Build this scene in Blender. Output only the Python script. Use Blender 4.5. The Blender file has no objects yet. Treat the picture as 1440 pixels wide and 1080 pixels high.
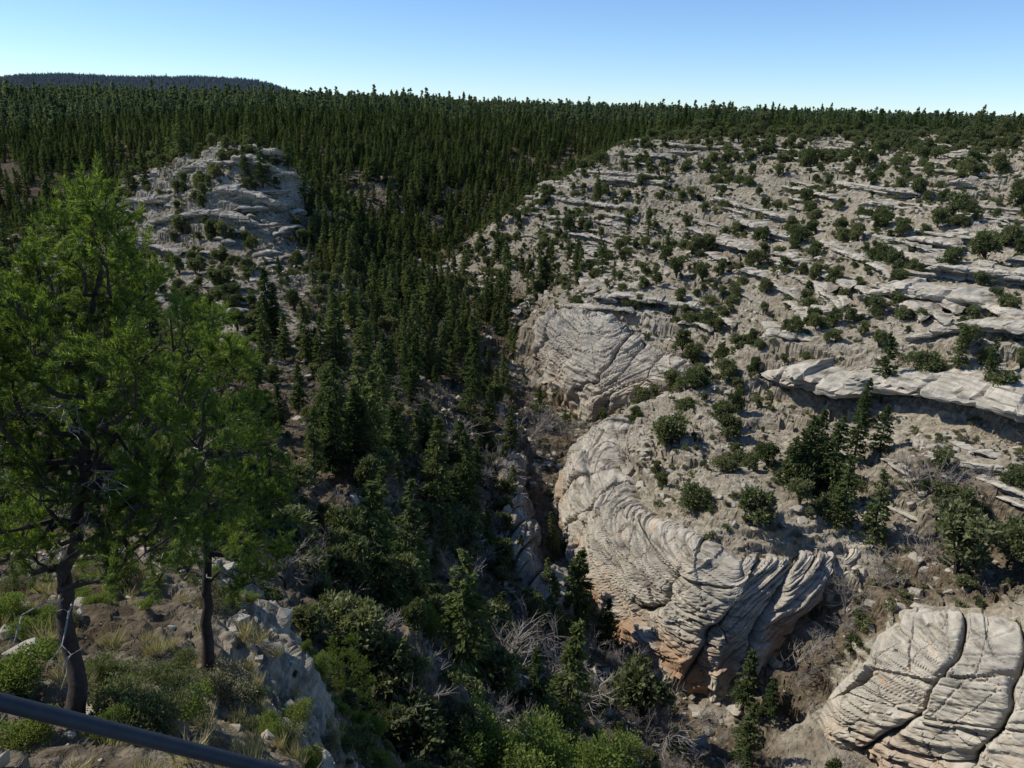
import bpy, bmesh, math, time
import numpy as np
from mathutils import Vector, Matrix
T0=time.time()
rng=np.random.default_rng(11)
F=1067.0; THD=19.73; TH=math.radians(THD); RO=0.026
cT,sT=math.cos(TH),math.sin(TH)
def ray(px,py):
    a=(px-720)/F; b=(540-py)/F
    cx=a*math.cos(RO)-b*math.sin(RO); cy=a*math.sin(RO)+b*math.cos(RO)
    return cx, cT+cy*sT, -sT+cy*cT
def P(px,py,Y):
    d=ray(px,py); t=Y/d[1]
    return (d[0]*t, Y, d[2]*t)
scene=bpy.context.scene
# ------------------------------------------------------------------ terrain survey points
C=[]
def a(px,py,Y,con=0,jun=0,rock=0,br=0):
    x,y,z=P(px,py,Y); C.append((x,y,z,con,jun,rock,br))
def w(px,Y,z,con=0,jun=0,rock=0,br=0):
    C.append(((px-720)/F*Y/1.0,Y,z,con,jun,rock,br))
# near
w(720,1.3,-2.3,0,0,.3,.3); w(0,1.5,-2.6,0,0,.3,.3); w(1500,1.3,-2.6,0,0,.3,.3)
w(300,3,-4.2,0,0,.3,.3); w(-100,3,-4.0,0,0,.3,.3); w(900,4,-7,0,0,.3,.3); w(1500,4,-7,0,0,.3,.3)
a(60,1085,7,0,0,.2,.6); a(200,1030,8.6,0,0,.2,.6); a(330,1060,9,0,0,.3,.6); a(-200,1000,8,0,0,.2,.6)
a(290,955,12.5,0,0,.2,.6); a(120,900,14,0,0,.2,.6); a(230,850,18,0,0,.3,.5); a(80,820,20,0,0,.1,.5)
a(-200,800,20,0,.2,.1,.4)
for p in [(320,795,22),(375,850,19),(425,930,16.5),(470,1080,13.5)]:
    a(*p,0,0,.5,.4); x,y,z=P(*p); C.append((x+1.3,y+.9,z-6.,0,.3,.2,.9))  # drop below the edge: litter tone darkens it in place of shade
for p in [(400,835,38),(455,905,40),(500,990,34),(530,1085,30)]: a(*p,.1,.8,.1,1)
a(300,770,25,0,.2,.3,.4); a(250,700,40,.2,.5,.2,.6); a(100,720,36,.2,.5,.1,.6)
a(565,900,37,0,.3,.3,.6); a(600,930,38,0,.3,.3,.6); a(600,990,40,0,.4,.2,.8); a(655,1010,48,0,.6,.1,.9)
a(760,1090,44,0,.7,.1,.9); a(620,1090,33,0,.7,.2,.9); a(870,1150,50,0,.3,.4,.2); a(1000,1250,45,0,.2,.5,.2); a(1300,1400,35,0,.2,.5,.1)
a(870,1085,66,.1,.6,.1,.8)
# left wall; raised litter tone also paints in its shade
a(200,600,80,.4,.7,.1,.7); a(330,610,80,.5,.7,.2,.8); a(100,500,120,.4,.7,.1,.7); a(-200,500,110,.5,.5,.1,.4)
a(0,420,200,.8,.4,.1,.8); a(250,480,170,.1,.6,.1,.3); a(-250,400,250,.6,.4,.1,.4)
for p in [(400,590,112),(440,600,108),(500,640,100)]: a(*p,.8,.7,.2,.9)
for p in [(410,650,100),(470,690,96),(520,700,97)]: a(*p,.6,.7,.2,.9)
a(420,770,66,.4,.9,.2,.9); a(460,860,52,.2,.8,.2,.9); a(540,830,68,.3,.9,.1,.9)
a(350,450,182,.12,.5,.2,.2); a(310,465,190,.0,.25,.2,.05); a(450,500,180,1,.3,0,.9); a(550,500,195,1,.2,0,.9); a(600,600,150,.85,.3,0,.9)
a(330,500,160,.15,.5,.1,.3)
a(520,600,140,.9,.3,.1,.9); a(420,520,150,.7,.5,.1,.8)
a(600,750,100,.5,.7,.1,.9); a(650,850,88,.3,.7,.1,.9); a(560,920,62,.2,.7,.2,.9); a(700,940,72,.2,.6,.1,.9)
a(700,1000,62,.1,.6,.1,.9); a(820,980,82,.1,.5,.1,.9)
a(650,660,140,.9,.3,.1,.9); a(660,560,190,1,.2,0,.9); a(640,470,245,1,.1,0,.9)
a(640,700,124,.6,.5,.2,.8); a(650,770,108,.35,.6,.2,.8); a(700,850,98,.2,.6,.2,.8)
LWt=[(690,600,176),(700,640,162),(715,690,143),(708,735,127),(735,810,112),(800,885,102)]
LWb=[(735,600,190),(733,650,173),(742,700,158),(748,760,144),(772,832,126),(832,907,110)]
for p in LWt: a(*p,.3,.5,.3,.7)
for p in LWb: a(*p,0,.1,.3,1)
# gorge floor
for p in [(755,680,161),(768,750,146),(785,825,128),(855,912,109),(900,960,100),(960,1000,95),(1000,1020,90),(1030,1080,83)]: a(*p,.1,.1,.1,1)
a(772,640,180,.2,.1,.1,1); a(800,600,207,.1,.1,.1,1); a(760,560,230,.3,.1,.2,1); a(715,500,258,.8,.1,0,1); a(680,440,305,1,.1,0,.9); a(640,392,350,.8,.2,0,.7)
a(1090,1110,78,.0,.2,.3,.6)
# cliffs on the right bank
Ab=[(745,505,250),(765,535,238),(795,572,222),(835,590,212),(880,562,208),(925,548,205),(965,545,200)]
At=[(740,460,256),(782,436,247),(830,430,240),(872,455,231),(905,482,221),(945,500,212),(985,515,204)]
Bb=[(800,655,173),(787,700,160),(786,745,147),(800,800,134),(832,860,120),(880,905,111.5),(946,962,102),(1005,985,97.5),(1060,935,99),(1150,855,104),(1240,785,110)]
Bt=[(885,575,170),(858,620,158),(866,660,146),(880,690,137),(900,715,127),(935,742,117),(985,768,109),(1040,785,105.5),(1100,788,106),(1160,780,108.5),(1225,760,113)]
Cb=[(1125,1045,87),(1190,1075,80),(1290,1110,74),(1440,1140,67),(1600,1150,62)]
Ct=[(1195,915,91),(1265,872,89),(1340,862,86),(1440,885,81),(1600,900,77)]
def inward(b,t,m):
    B_=np.array(P(*b)); T_=np.array(P(*t)); d=T_[:2]-B_[:2]; d/=np.linalg.norm(d)+1e-6
    return B_[0]+d[0]*m,B_[1]+d[1]*m,B_[2]
for b_,t_ in list(zip(Ab,At))+list(zip(Bb,Bt))+list(zip(Cb,Ct)):
    x,y,z=inward(b_,t_,1.0); C.append((x,y,z,0,0,.5,.5))
    x,y,z=P(*t_); d=np.array(P(*t_))-np.array(P(*b_)); d/=np.linalg.norm(d[:2]); C.append((x+d[0]*2.5,y+d[1]*2.5,z-.3,0,.1,.4,0))
for p in [(900,600,164),(920,650,143),(960,700,126),(1050,735,113)]: a(*p,0,.3,.2,.1)
a(960,560,175,0,.5,.05,.0); a(1000,640,143,0,.5,.05,.1); a(1100,680,128,.3,.5,.05,.3); a(1180,690,127,.5,.4,.05,.3); a(1060,600,155,0,.5,.05,.1)
a(1240,680,126,.3,.5,.05,.4)
# big ledge on the right
for p in [(1075,535,170),(1120,562,162),(1180,590,152),(1260,572,149),(1340,592,140),(1440,612,130),(1560,640,125)]: a(*p,0,.4,.3,.1)
for p in [(1075,478,178),(1130,495,171),(1200,500,164),(1270,490,160),(1350,478,154),(1440,490,146),(1560,500,140)]: a(*p,0,.5,.3,0)
for p in [(1205,418,190),(1290,432,180),(1375,436,170),(1450,440,165)]: a(*p,0,.4,.3,0)
a(1290,385,192,0,.5,.1,0); a(1400,380,190,0,.5,.1,0)
a(1150,440,195,0,.5,.1,0); a(1000,450,228,0,.5,.05,0); a(900,400,268,0,.5,.05,0); a(820,400,280,.2,.5,.05,.1); a(760,410,290,.4,.3,.1,.4)
a(1000,520,200,0,.5,.05,0)
# brown slope
a(1300,640,126,0,.4,.1,.5); a(1440,680,116,0,.4,.1,.6); a(1360,760,110,0,.4,.1,.8); a(1290,800,103,0,.15,.05,1); a(1200,870,98,0,.1,.05,1); a(1440,800,98,0,.3,.05,.9)
a(1120,945,95,0,.1,.1,.9); a(1600,750,100,0,.3,.1,.5)
# right slope up
a(1100,380,235,0,.5,0,0); a(1300,330,225,0,.6,0,0); a(1440,330,215,0,.6,0,0); a(1600,330,205,0,.6,0,0)
a(1000,300,320,0,.6,.1,0); a(1100,280,310,0,.6,.1,0); a(1250,250,285,0,.65,0,0); a(1440,240,270,0,.7,0,0); a(1650,240,260,0,.6,0,0)
a(900,300,345,0,.55,.2,0); a(800,330,345,.1,.5,.2,0); a(720,340,365,.2,.5,.1,0); a(690,390,330,.3,.5,.1,.2)
a(900,230,405,0,.6,.2,0); a(1000,215,400,0,.6,.1,0)
for p in [(650,380,358),(700,312,385),(760,262,405),(815,232,420),(875,195,445),(960,190,450),(1060,188,440),(1160,192,420),(1280,196,395),(1380,194,370),(1440,193,355),(1650,196,340)]: a(*p,.05,.8,.3,0)
for px in (900,1100,1300,1500,1700): w(px,520,-15,.6,.6,0,.6); w(px,800,-13,1,.1,0,.8)
a(700,340,450,1,.1,0,.8); a(790,290,520,1,.1,0,.8); a(700,262,560,1,.1,0,.8); a(820,235,600,1,.1,0,.8); a(760,200,680,1,.1,0,.8)
a(620,365,395,.8,.4,.1,.7); a(560,400,330,1,.3,0,.8)
# butte
for p in [(250,222,325),(300,208,318),(350,206,312),(400,213,312)]: a(*p,.15,.7,.5,.1)
for p in [(260,250,316),(320,244,306),(395,250,308)]: a(*p,.05,.6,.5,0)
for p in [(180,243,345),(150,290,332),(155,345,295)]: a(*p,.1,.8,.3,.2)
a(250,330,283,.02,.75,.2,.05); a(330,330,270,.02,.75,.2,.05); a(300,280,292,.04,.75,.2,.05); a(330,395,236,.0,.5,.2,.0); a(230,400,240,.04,.7,.2,.1); a(390,370,260,.08,.7,.3,.2)
a(180,400,250,.1,.8,.2,.2)
a(280,430,212,.0,.4,.2,0); a(350,425,215,.03,.5,.2,.1)
a(425,250,326,.5,.4,.4,.5); a(440,320,300,.7,.3,.3,.7); a(480,310,340,.9,.2,.2,.8); a(480,380,280,1,.2,.1,.8); a(430,430,230,.6,.4,.1,.6)
w(350,400,-42,.8,.1,.2,.4); w(280,440,-65,1,.1,0,.6)
# far valley left + slopes
a(50,345,430,1,0,0,.9); a(140,300,440,1,0,0,.9); a(-150,350,420,1,0,0,.9); a(50,200,620,1,0,0,.9); a(-200,200,620,1,0,0,.9)
a(160,220,560,1,0,0,.9)
w(0,820,-8,1,0,0,.9); w(-300,820,-8,1,0,0,.9); w(250,800,-8,1,0,0,.9); w(450,800,-8,1,0,0,.9)
a(540,330,430,.85,.3,.1,.8); a(600,250,530,.9,.1,.1,.8); a(450,200,600,1,0,0,.9); a(600,192,680,1,0,0,.9); w(650,900,-5,1,0,0,.9)
a(530,250,500,.7,.3,.2,.6)
for Y,z in ((1300,-6),(2200,-8),(4000,-6),(7000,-6)):
    for px in (-400,100,500,800,1100,1500,1900): w(px,Y,z,1,0,0,.9)
C=np.array(C)
r=np.hypot(C[:,0],C[:,1]); az=np.arctan2(C[:,0],C[:,1]); lr=np.log(r)
N=len(C)
D=np.hypot(az[:,None]-az[None],lr[:,None]-lr[None])
A=np.zeros((N+1,N+1)); A[:N,:N]=-D+np.eye(N)*0.001; A[:N,N]=1; A[N,:N]=1
sol=np.linalg.solve(A,np.append(C[:,2]/r,0))
NA,NR=420,1000
AZ0,AZ1=math.radians(-50),math.radians(50); L0,L1=math.log(1.15),math.log(7500)
gaz=np.linspace(AZ0,AZ1,NA); glr=np.linspace(L0,L1,NR)
S=np.zeros((NR,NA)); ATT=np.zeros((4,NR,NA))
for i in range(NR):
    d=np.hypot(gaz[:,None]-az[None],glr[i]-lr[None])
    S[i]=-d@sol[:N]+sol[N]
    wt=1/(d+.012)**4; wt/=wt.sum(1)[:,None]
    for k in range(4): ATT[k,i]=wt@C[:,3+k]
RR=np.exp(glr)[:,None]
Zc=S*RR
Xc=RR*np.sin(gaz)[None]; Yc=RR*np.cos(gaz)[None]
sm=lambda e0,e1,x: (lambda t:t*t*(3-2*t))(np.clip((x-e0)/(e1-e0),0,1))
hill=105*sm(-2900,-1900,Xc)*(1-sm(-1230,-830,Xc))*np.exp(-((Yc-3700)/520)**2)*(1+.05*np.sin(Xc/130))
hill+=20*np.exp(-((Xc+2500)/500)**2-((Yc-3700)/600)**2)
Zc=Zc+hill
def bil(G,A_,L_):
    u=np.clip((A_-AZ0)/(AZ1-AZ0)*(NA-1),0,NA-1.001); v=np.clip((L_-L0)/(L1-L0)*(NR-1),0,NR-1.001)
    i=u.astype(int); j=v.astype(int); fu=u-i; fv=v-j
    return (G[j,i]*(1-fu)+G[j,i+1]*fu)*(1-fv)+(G[j+1,i]*(1-fu)+G[j+1,i+1]*fu)*fv
def hzv(x,y): return bil(Zc,np.arctan2(x,y),np.log(np.hypot(x,y)))
def hz(x,y): return float(hzv(np.array([x]),np.array([y]))[0])
def hit(px,py,ymin=3):
    d=ray(px,py); n=np.exp(np.linspace(math.log(ymin),math.log(3000),1500)); t=n/d[1]
    x=d[0]*t; z=d[2]*t
    h=bil(Zc,np.arctan2(x,n),np.log(np.hypot(x,n)))
    k=np.argmax(z<h)
    if not (z<h).any(): return None
    return (x[k],n[k],h[k])
slope=np.gradient(Zc,axis=0)/np.gradient(RR,axis=0)
rr=np.exp(glr)
wr=np.interp(rr,[1,4,12,30,60,430,700,1500,7500],[.15,.4,.7,.6,1.2,1.3,.35,.12,.07])
wgt=np.sqrt(1+np.clip(slope,-2,2)**2)*wr[:,None]
k=np.hanning(31);k/=k.sum()
wgt=np.apply_along_axis(lambda m:np.convolve(np.pad(m,15,'edge'),k,'valid'),1,wgt)
k=np.hanning(9);k/=k.sum()
wgt=np.apply_along_axis(lambda m:np.convolve(np.pad(m,4,'edge'),k,'valid'),0,wgt)
cum=np.cumsum(wgt,axis=0); cum=(cum-cum[0])/(cum[-1]-cum[0])
MR,MA=1500,1250
tt=np.linspace(0,1,MR)
LR=np.stack([np.interp(tt,cum[:,i],glr) for i in range(NA)],1)
fa=np.linspace(AZ0,AZ1,MA); u=np.clip((fa-AZ0)/(AZ1-AZ0)*(NA-1),0,NA-1.001); i0=u.astype(int); fu=u-i0
LRf=LR[:,i0]*(1-fu)+LR[:,i0+1]*fu
AZf=np.broadcast_to(fa,(MR,MA))
Rf=np.exp(LRf)
X=Rf*np.sin(AZf); Y=Rf*np.cos(AZf); Z=bil(Zc,AZf,LRf)
con,jun,rock,brown=[bil(ATT[k],AZf,LRf) for k in range(4)]
# ------------------------------------------------------------------ noise
perm=rng.permutation(256).astype(np.int32); perm=np.concatenate([perm,perm,perm]); rv=rng.random(256).astype(np.float32)*2-1
def vn(x,y,z):
    xi=np.floor(x).astype(np.int32); yi=np.floor(y).astype(np.int32); zi=np.floor(z).astype(np.int32)
    fx=(x-xi).astype(np.float32); fy=(y-yi).astype(np.float32); fz=(z-zi).astype(np.float32)
    fx=fx*fx*(3-2*fx); fy=fy*fy*(3-2*fy); fz=fz*fz*(3-2*fz)
    xi&=255; yi&=255; zi&=255
    def c(a_,b_,c_): return rv[perm[perm[perm[xi+a_]+yi+b_]+zi+c_]&255]
    def e(c_):
        p=c(0,0,c_)*(1-fx)+c(1,0,c_)*fx; q=c(0,1,c_)*(1-fx)+c(1,1,c_)*fx
        return p*(1-fy)+q*fy
    return e(0)*(1-fz)+e(1)*fz
def cell(x,y,z):
    xi=np.floor(x).astype(np.int32)&255; yi=np.floor(y).astype(np.int32)&255; zi=np.floor(z).astype(np.int32)&255
    return rv[perm[perm[perm[xi]+yi]+zi]&255]
def fbm(x,y,z,s,o=3):
    r_=0;am=1
    for i in range(o):
        r_=r_+am*vn(x/s+i*13.7,y/s+i*7.1,z/s+i*3.3); s/=2.1; am*=.5
    return r_
def nrm(gx,gy):
    n=np.cross(np.stack(gy,-1),np.stack(gx,-1)); n/=np.linalg.norm(n,axis=-1,keepdims=True)+1e-9
    return n
def box(a_,k_):
    c_=np.cumsum(np.pad(a_,((k_+1,k_),(0,0)),'edge'),0); a_=(c_[2*k_+1:]-c_[:-2*k_-1])/(2*k_+1)
    c_=np.cumsum(np.pad(a_,((0,0),(k_+1,k_)),'edge'),1); return (c_[:,2*k_+1:]-c_[:,:-2*k_-1])/(2*k_+1)
def normals(k_=6):
    n=nrm([np.gradient(q,axis=0) for q in (X,Y,Z)],[np.gradient(q,axis=1) for q in (X,Y,Z)])
    if n[600,600,2]<0: n=-n
    n=np.stack([box(n[...,i],k_) for i in range(3)],-1); return n/np.linalg.norm(n,axis=-1,keepdims=True)
n=normals()
g=np.clip(Rf/70,.05,1.0)
far=1-sm(600,1100,Rf)
steep=1-n[...,2]
ledgy=np.clip(sm(268,284,Y)+sm(-64,-58,Z)*(X>25)*(Y>110),0,1)
rock=np.clip(rock+.3*sm(.4,.6,steep)*(Rf<700)*(Rf>60)+.25*fbm(X,Y,Z,14,2)*(rock>.15),0,1)
rockm=sm(.5,.7,rock)*(1-ledgy)
d0=fbm(X,Y,Z,30,3)*2.2*g*(.35+.65*far)*(1-.7*rockm)
X=X+n[...,0]*d0; Y=Y+n[...,1]*d0; Z=Z+n[...,2]*d0
hn=np.hypot(n[...,0],n[...,1])+1e-6; ox,oy=n[...,0]/hn,n[...,1]/hn
jx=X+1.2*vn(X/4,Y/4,Z/4); jy=Y+1.2*vn(X/4+9,Y/4,Z/4)
def terrace(Z,h,mask,off,tread=.10,e=.80):
    wz=2.4*vn(X/34+off,Y/34,0*Z)+1.1*vn(X/9,Y/9+off,0*Z)+.5*h/4*cell(jx/2.6,jy/2.6,0*Z+off)
    q=(Z+wz)/h; i=np.floor(q); f=q-i
    T=np.where(f<e,tread*f/e,tread+(1-tread)*sm(e,1,f))
    return Z+(h*(i+T)-wz-Z)*mask
tm=np.clip(hn*3,0,1)*far*(1-rockm)*(1-.6*np.clip(con,0,1))
mA=sm(-.2,.25,vn(X/20,Y/20,Z/14)+.25*ledgy*rock+.08); mB=sm(-.15,.3,vn(X/9+5,Y/9,Z/8)+.15)
Zt=terrace(Z,4.2,mA*tm*(Rf>45)*.9,0)
Zt=terrace(Zt,1.5,mB*tm*(Rf>40)*.8,7.)
Zt=terrace(Zt,.45,tm*(1-sm(35,60,Rf))*.7,3.)
Z=Zt
n=normals(2)
hn2=np.hypot(n[...,0],n[...,1]); 
def beds(q,x,y,sl,e=.8):
    i=np.floor(q); f=q-i; t=sm(e,1,f)
    return vn(x/sl,y/sl,i*5.37)*(1-t)+vn(x/sl,y/sl,(i+1)*5.37)*t
wz=vn(X/33,Y/33,Z/33)*2
hp=(beds((Z+wz)/1.4,X,Y,6.)*.9+beds((Z+wz)/.5+9,X,Y,3.)*.35+.25*cell(jx/2.2,jy/2.2,np.floor((Z+wz)/1.4)))*sm(.35,.75,hn2)*tm*np.clip(g,0,1)
X=X+ox*hp; Y=Y+oy*hp
q=Z+fbm(X,Y,Z,18,2)*1.4
sand=beds(q/1.9,X,Y,12.,.8)*.7+beds(q/.7+3,X,Y,7.,.8)*.28+fbm(X,Y,Z,6,2)*.6
dsp=sand*rockm*np.clip(g*1.2,.10,1)*far
md=(Rf<520)
dsp+=(np.abs(fbm(X,Y,Z,3.1,2))*.6-.2)*np.clip(g,0,1)*md*(1-.6*rockm)
dsp+=cell(jx/1.1,jy/1.1,Z/.8)*.17*np.clip(g,.06,1)*md
dsp+=fbm(X,Y,Z,.9,2)*.16*np.clip(g*1.2,.1,1)*md
nr=(1-sm(35,60,Rf))
dsp+=(beds(Z/.35+.3*vn(X,Y,Z),X,Y,1.4)*.13+np.abs(fbm(X,Y,Z,.6,3))*.17+cell(X/.5+vn(X,Y,Z),Y/.5,Z/.3)*.05)*nr
X=X+n[...,0]*dsp; Y=Y+n[...,1]*dsp; Z=Z+n[...,2]*dsp
print('terrain',time.time()-T0)
# ------------------------------------------------------------------ materials
def newmat(name):
    m=bpy.data.materials.new(name); m.use_nodes=True; nt=m.node_tree; nt.nodes.clear()
    return m,nt,nt.nodes,nt.links
def node(nt,t,**k): return nt.nodes.new(t)
def mixc(nt,fac,c1,c2,mode='MIX'):
    m_=nt.nodes.new('ShaderNodeMix'); m_.data_type='RGBA'; m_.blend_type=mode
    for s_,v in ((0,fac),(6,c1),(7,c2)):
        if hasattr(v,'is_output') : nt.links.new(v,m_.inputs[s_])
        elif isinstance(v,(int,float)): m_.inputs[s_].default_value=v
        else: m_.inputs[s_].default_value=(*v,1)
    return m_.outputs[2]
def ramp(nt,val,lo,hi,a0=0.,a1=1.):
    m_=nt.nodes.new('ShaderNodeMapRange'); nt.links.new(val,m_.inputs[0]); m_.inputs[1].default_value=lo; m_.inputs[2].default_value=hi
    m_.inputs[3].default_value=a0; m_.inputs[4].default_value=a1; m_.clamp=True
    return m_.outputs[0]
def noise(nt,vec,scale,detail=4,rough=.6):
    n_=nt.nodes.new('ShaderNodeTexNoise'); n_.inputs['Scale'].default_value=scale; n_.inputs['Detail'].default_value=detail; n_.inputs['Roughness'].default_value=rough
    if vec is not None: nt.links.new(vec,n_.inputs['Vector'])
    return n_.outputs['Fac']
def mth(nt,op,x,y):
    m_=nt.nodes.new('ShaderNodeMath'); m_.operation=op
    for i,v in enumerate((x,y)):
        if hasattr(v,'is_output'): nt.links.new(v,m_.inputs[i])
        else: m_.inputs[i].default_value=v
    return m_.outputs[0]
m,nt,ns,lk=newmat('canyon_ground'); GM=m
out=node(nt,'ShaderNodeOutputMaterial'); bs=node(nt,'ShaderNodeBsdfDiffuse'); bs.inputs['Roughness'].default_value=.6
geo=node(nt,'ShaderNodeNewGeometry'); pos=geo.outputs['Position']
def attr(nm): 
    x_=nt.nodes.new('ShaderNodeAttribute'); x_.attribute_name=nm; return x_.outputs['Fac']
ar,ab,ac,ak,ao=attr('rock'),attr('litter'),attr('conifer'),attr('crack'),attr('ochre')
mp=node(nt,'ShaderNodeMapping'); lk.new(pos,mp.inputs[0]); mp.inputs['Rotation'].default_value=(0.12,0.25,0); mp.inputs['Scale'].default_value=(.12,.12,1.5)
n1=noise(nt,pos,.12,5); n2=noise(nt,pos,1.1,6,.7); n3=noise(nt,pos,5,4,.7); nb=noise(nt,mp.outputs[0],1.0,7,.65)
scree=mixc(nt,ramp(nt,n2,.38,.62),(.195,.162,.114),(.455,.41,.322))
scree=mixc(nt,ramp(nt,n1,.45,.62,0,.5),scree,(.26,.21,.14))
scree=mixc(nt,ramp(nt,n3,.50,.62,0,.5),scree,(.11,.095,.06))
sandc=mixc(nt,ramp(nt,nb,.40,.60),(.32,.285,.222),(.54,.495,.405))
sandc=mixc(nt,ramp(nt,n1,.48,.62,0,.5),sandc,(.34,.318,.272))
sandc=mixc(nt,ramp(nt,n2,.55,.72,0,.5),sandc,(.26,.23,.185))
sandc=mixc(nt,ramp(nt,nb,.58,.66,0,.55),sandc,(.45,.30,.175))
sandc=mixc(nt,mth(nt,'MULTIPLY',ao,ramp(nt,n1,.42,.56,0,.9)),sandc,(.43,.265,.145))
sandc=mixc(nt,ramp(nt,nb,.42,.35,0,.75),sandc,(.14,.125,.10))
sandc=mixc(nt,mth(nt,'MULTIPLY',ak,.55),sandc,(.12,.105,.08))
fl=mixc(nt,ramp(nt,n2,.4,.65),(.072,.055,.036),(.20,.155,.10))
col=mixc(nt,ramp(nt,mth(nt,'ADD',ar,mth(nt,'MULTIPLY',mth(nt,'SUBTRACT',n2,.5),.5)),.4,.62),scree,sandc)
col=mixc(nt,ramp(nt,mth(nt,'ADD',ab,mth(nt,'MULTIPLY',mth(nt,'SUBTRACT',n1,.5),1.0)),.2,.7,0,.92),col,fl)  # floor tone: real leaf litter, plus painted shade on the left side
lk.new(col,bs.inputs['Color'])
bmp=node(nt,'ShaderNodeBump'); bmp.inputs['Strength'].default_value=.8; bmp.inputs['Distance'].default_value=.3
h=mth(nt,'ADD',mth(nt,'MULTIPLY',n2,.6),mth(nt,'ADD',mth(nt,'MULTIPLY',n3,.25),mth(nt,'MULTIPLY',nb,1.3)))
lk.new(h,bmp.inputs['Height']); lk.new(bmp.outputs[0],bs.inputs['Normal']); lk.new(bs.outputs[0],out.inputs[0])

def leafmat(name,c1,c2,trans=.35,tcol=None):
    m,nt,ns,lk=newmat(name)
    out=node(nt,'ShaderNodeOutputMaterial'); df=node(nt,'ShaderNodeBsdfDiffuse'); tr=node(nt,'ShaderNodeBsdfTranslucent'); mx=node(nt,'ShaderNodeMixShader'); mx.inputs[0].default_value=trans
    oi=node(nt,'ShaderNodeObjectInfo'); tc=node(nt,'ShaderNodeNewGeometry')
    c=mixc(nt,oi.outputs['Random'],c1,c2)
    rp=ramp(nt,tc.outputs['Random Per Island'],0,1,.6,1.4)
    cc=node(nt,'ShaderNodeVectorMath'); cc.operation='SCALE'; lk.new(c,cc.inputs[0]); lk.new(rp,cc.inputs['Scale'])
    lk.new(cc.outputs[0],df.inputs[0])
    t2=node(nt,'ShaderNodeVectorMath'); t2.operation='MULTIPLY'; lk.new(cc.outputs[0],t2.inputs[0]); t2.inputs[1].default_value=tcol or (1.4,1.5,.7); lk.new(t2.outputs[0],tr.inputs[0])
    lk.new(df.outputs[0],mx.inputs[1]); lk.new(tr.outputs[0],mx.inputs[2]); lk.new(mx.outputs[0],out.inputs[0])
    return m
def plain(name,c1,c2,sc=6,rough=.9,metal=0,bump=.3):
    m,nt,ns,lk=newmat(name); out=node(nt,'ShaderNodeOutputMaterial'); bs=node(nt,'ShaderNodeBsdfPrincipled')
    bs.inputs['Roughness'].default_value=rough; bs.inputs['Metallic'].default_value=metal; bs.inputs['Specular IOR Level'].default_value=.2
    gp=node(nt,'ShaderNodeNewGeometry'); nz=noise(nt,gp.outputs['Position'],sc,4,.65)
    oi=node(nt,'ShaderNodeObjectInfo'); f=mth(nt,'ADD',mth(nt,'MULTIPLY',oi.outputs['Random'],.4),mth(nt,'MULTIPLY',ramp(nt,nz,.35,.65),.6))
    lk.new(mixc(nt,f,c1,c2),bs.inputs['Base Color'])
    b=node(nt,'ShaderNodeBump'); b.inputs['Strength'].default_value=bump; b.inputs['Distance'].default_value=.05; lk.new(nz,b.inputs['Height']); lk.new(b.outputs[0],bs.inputs['Normal'])
    lk.new(bs.outputs[0],out.inputs[0]); return m
M_con=leafmat('conifer_needles',(.050,.075,.032),(.14,.162,.068),.38)
M_dis=leafmat('plateau_haze_needles',(.082,.110,.068),(.165,.19,.115),.38)  # paler, bluer copy of the conifer green, with distance haze in the colour
M_far=leafmat('hill_haze_needles',(.22,.27,.29),(.25,.30,.31),.2,(1,1,1))  # haze over the far hill is painted into this pale bluish colour
M_jun=leafmat('juniper_leaves',(.085,.105,.050),(.17,.18,.092),.3)
M_hero=leafmat('pinyon_needles',(.082,.120,.034),(.148,.19,.058),.52,(1.55,1.65,.6))
M_oak=leafmat('shrub_leaves',(.11,.15,.042),(.19,.22,.075),.45)
M_dry=leafmat('dry_scrub',(.14,.125,.08),(.24,.22,.145),.2)
M_grass=leafmat('dry_grass',(.24,.20,.12),(.36,.31,.19),.3)
M_bark=plain('bark',(.025,.02,.017),(.075,.06,.05),9)
M_twig=plain('grey_twigs',(.17,.15,.13),(.28,.25,.22),9)
M_rock=plain('rubble_stone',(.22,.195,.15),(.43,.39,.315),1.6,.9,0,.6)
M_rail=plain('painted_rail',(.03,.036,.045),(.045,.052,.062),30,.5,.3,.05)
M_dead=plain('dead_wood',(.24,.225,.20),(.38,.36,.33),12)
# ------------------------------------------------------------------ mesh helpers
def mk(name,V,Q=None,T=None,mats=(),mi=None,link=True,smooth=False):
    V=np.asarray(V,np.float32); me=bpy.data.meshes.new(name)
    Q=np.zeros((0,4),int) if Q is None or len(Q)==0 else np.asarray(Q); T=np.zeros((0,3),int) if T is None or len(T)==0 else np.asarray(T)
    me.vertices.add(len(V)); me.vertices.foreach_set('co',V.ravel())
    li=np.concatenate([Q.ravel(),T.ravel()]).astype(np.int32)
    me.loops.add(len(li)); me.loops.foreach_set('vertex_index',li)
    nf=len(Q)+len(T); me.polygons.add(nf)
    ls=np.concatenate([np.arange(len(Q))*4,len(Q)*4+np.arange(len(T))*3]).astype(np.int32)
    me.polygons.foreach_set('loop_start',ls)
    try: me.polygons.foreach_set('loop_total',np.concatenate([np.full(len(Q),4),np.full(len(T),3)]).astype(np.int32))
    except Exception: pass
    for m_ in mats: me.materials.append(m_)
    if mi is not None: me.polygons.foreach_set('material_index',np.asarray(mi,np.int32))
    me.update(calc_edges=True); 
    me.polygons.foreach_set('use_smooth',np.full(nf,smooth))
    ob=bpy.data.objects.new(name,me)
    if link: scene.collection.objects.link(ob)
    return ob
def setatt(ob,**k):
    for nm,arr in k.items():
        at=ob.data.attributes.new(nm,'FLOAT','POINT'); at.data.foreach_set('value',np.asarray(arr,np.float32).ravel())
idx=np.arange(MR*MA).reshape(MR,MA)
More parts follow.
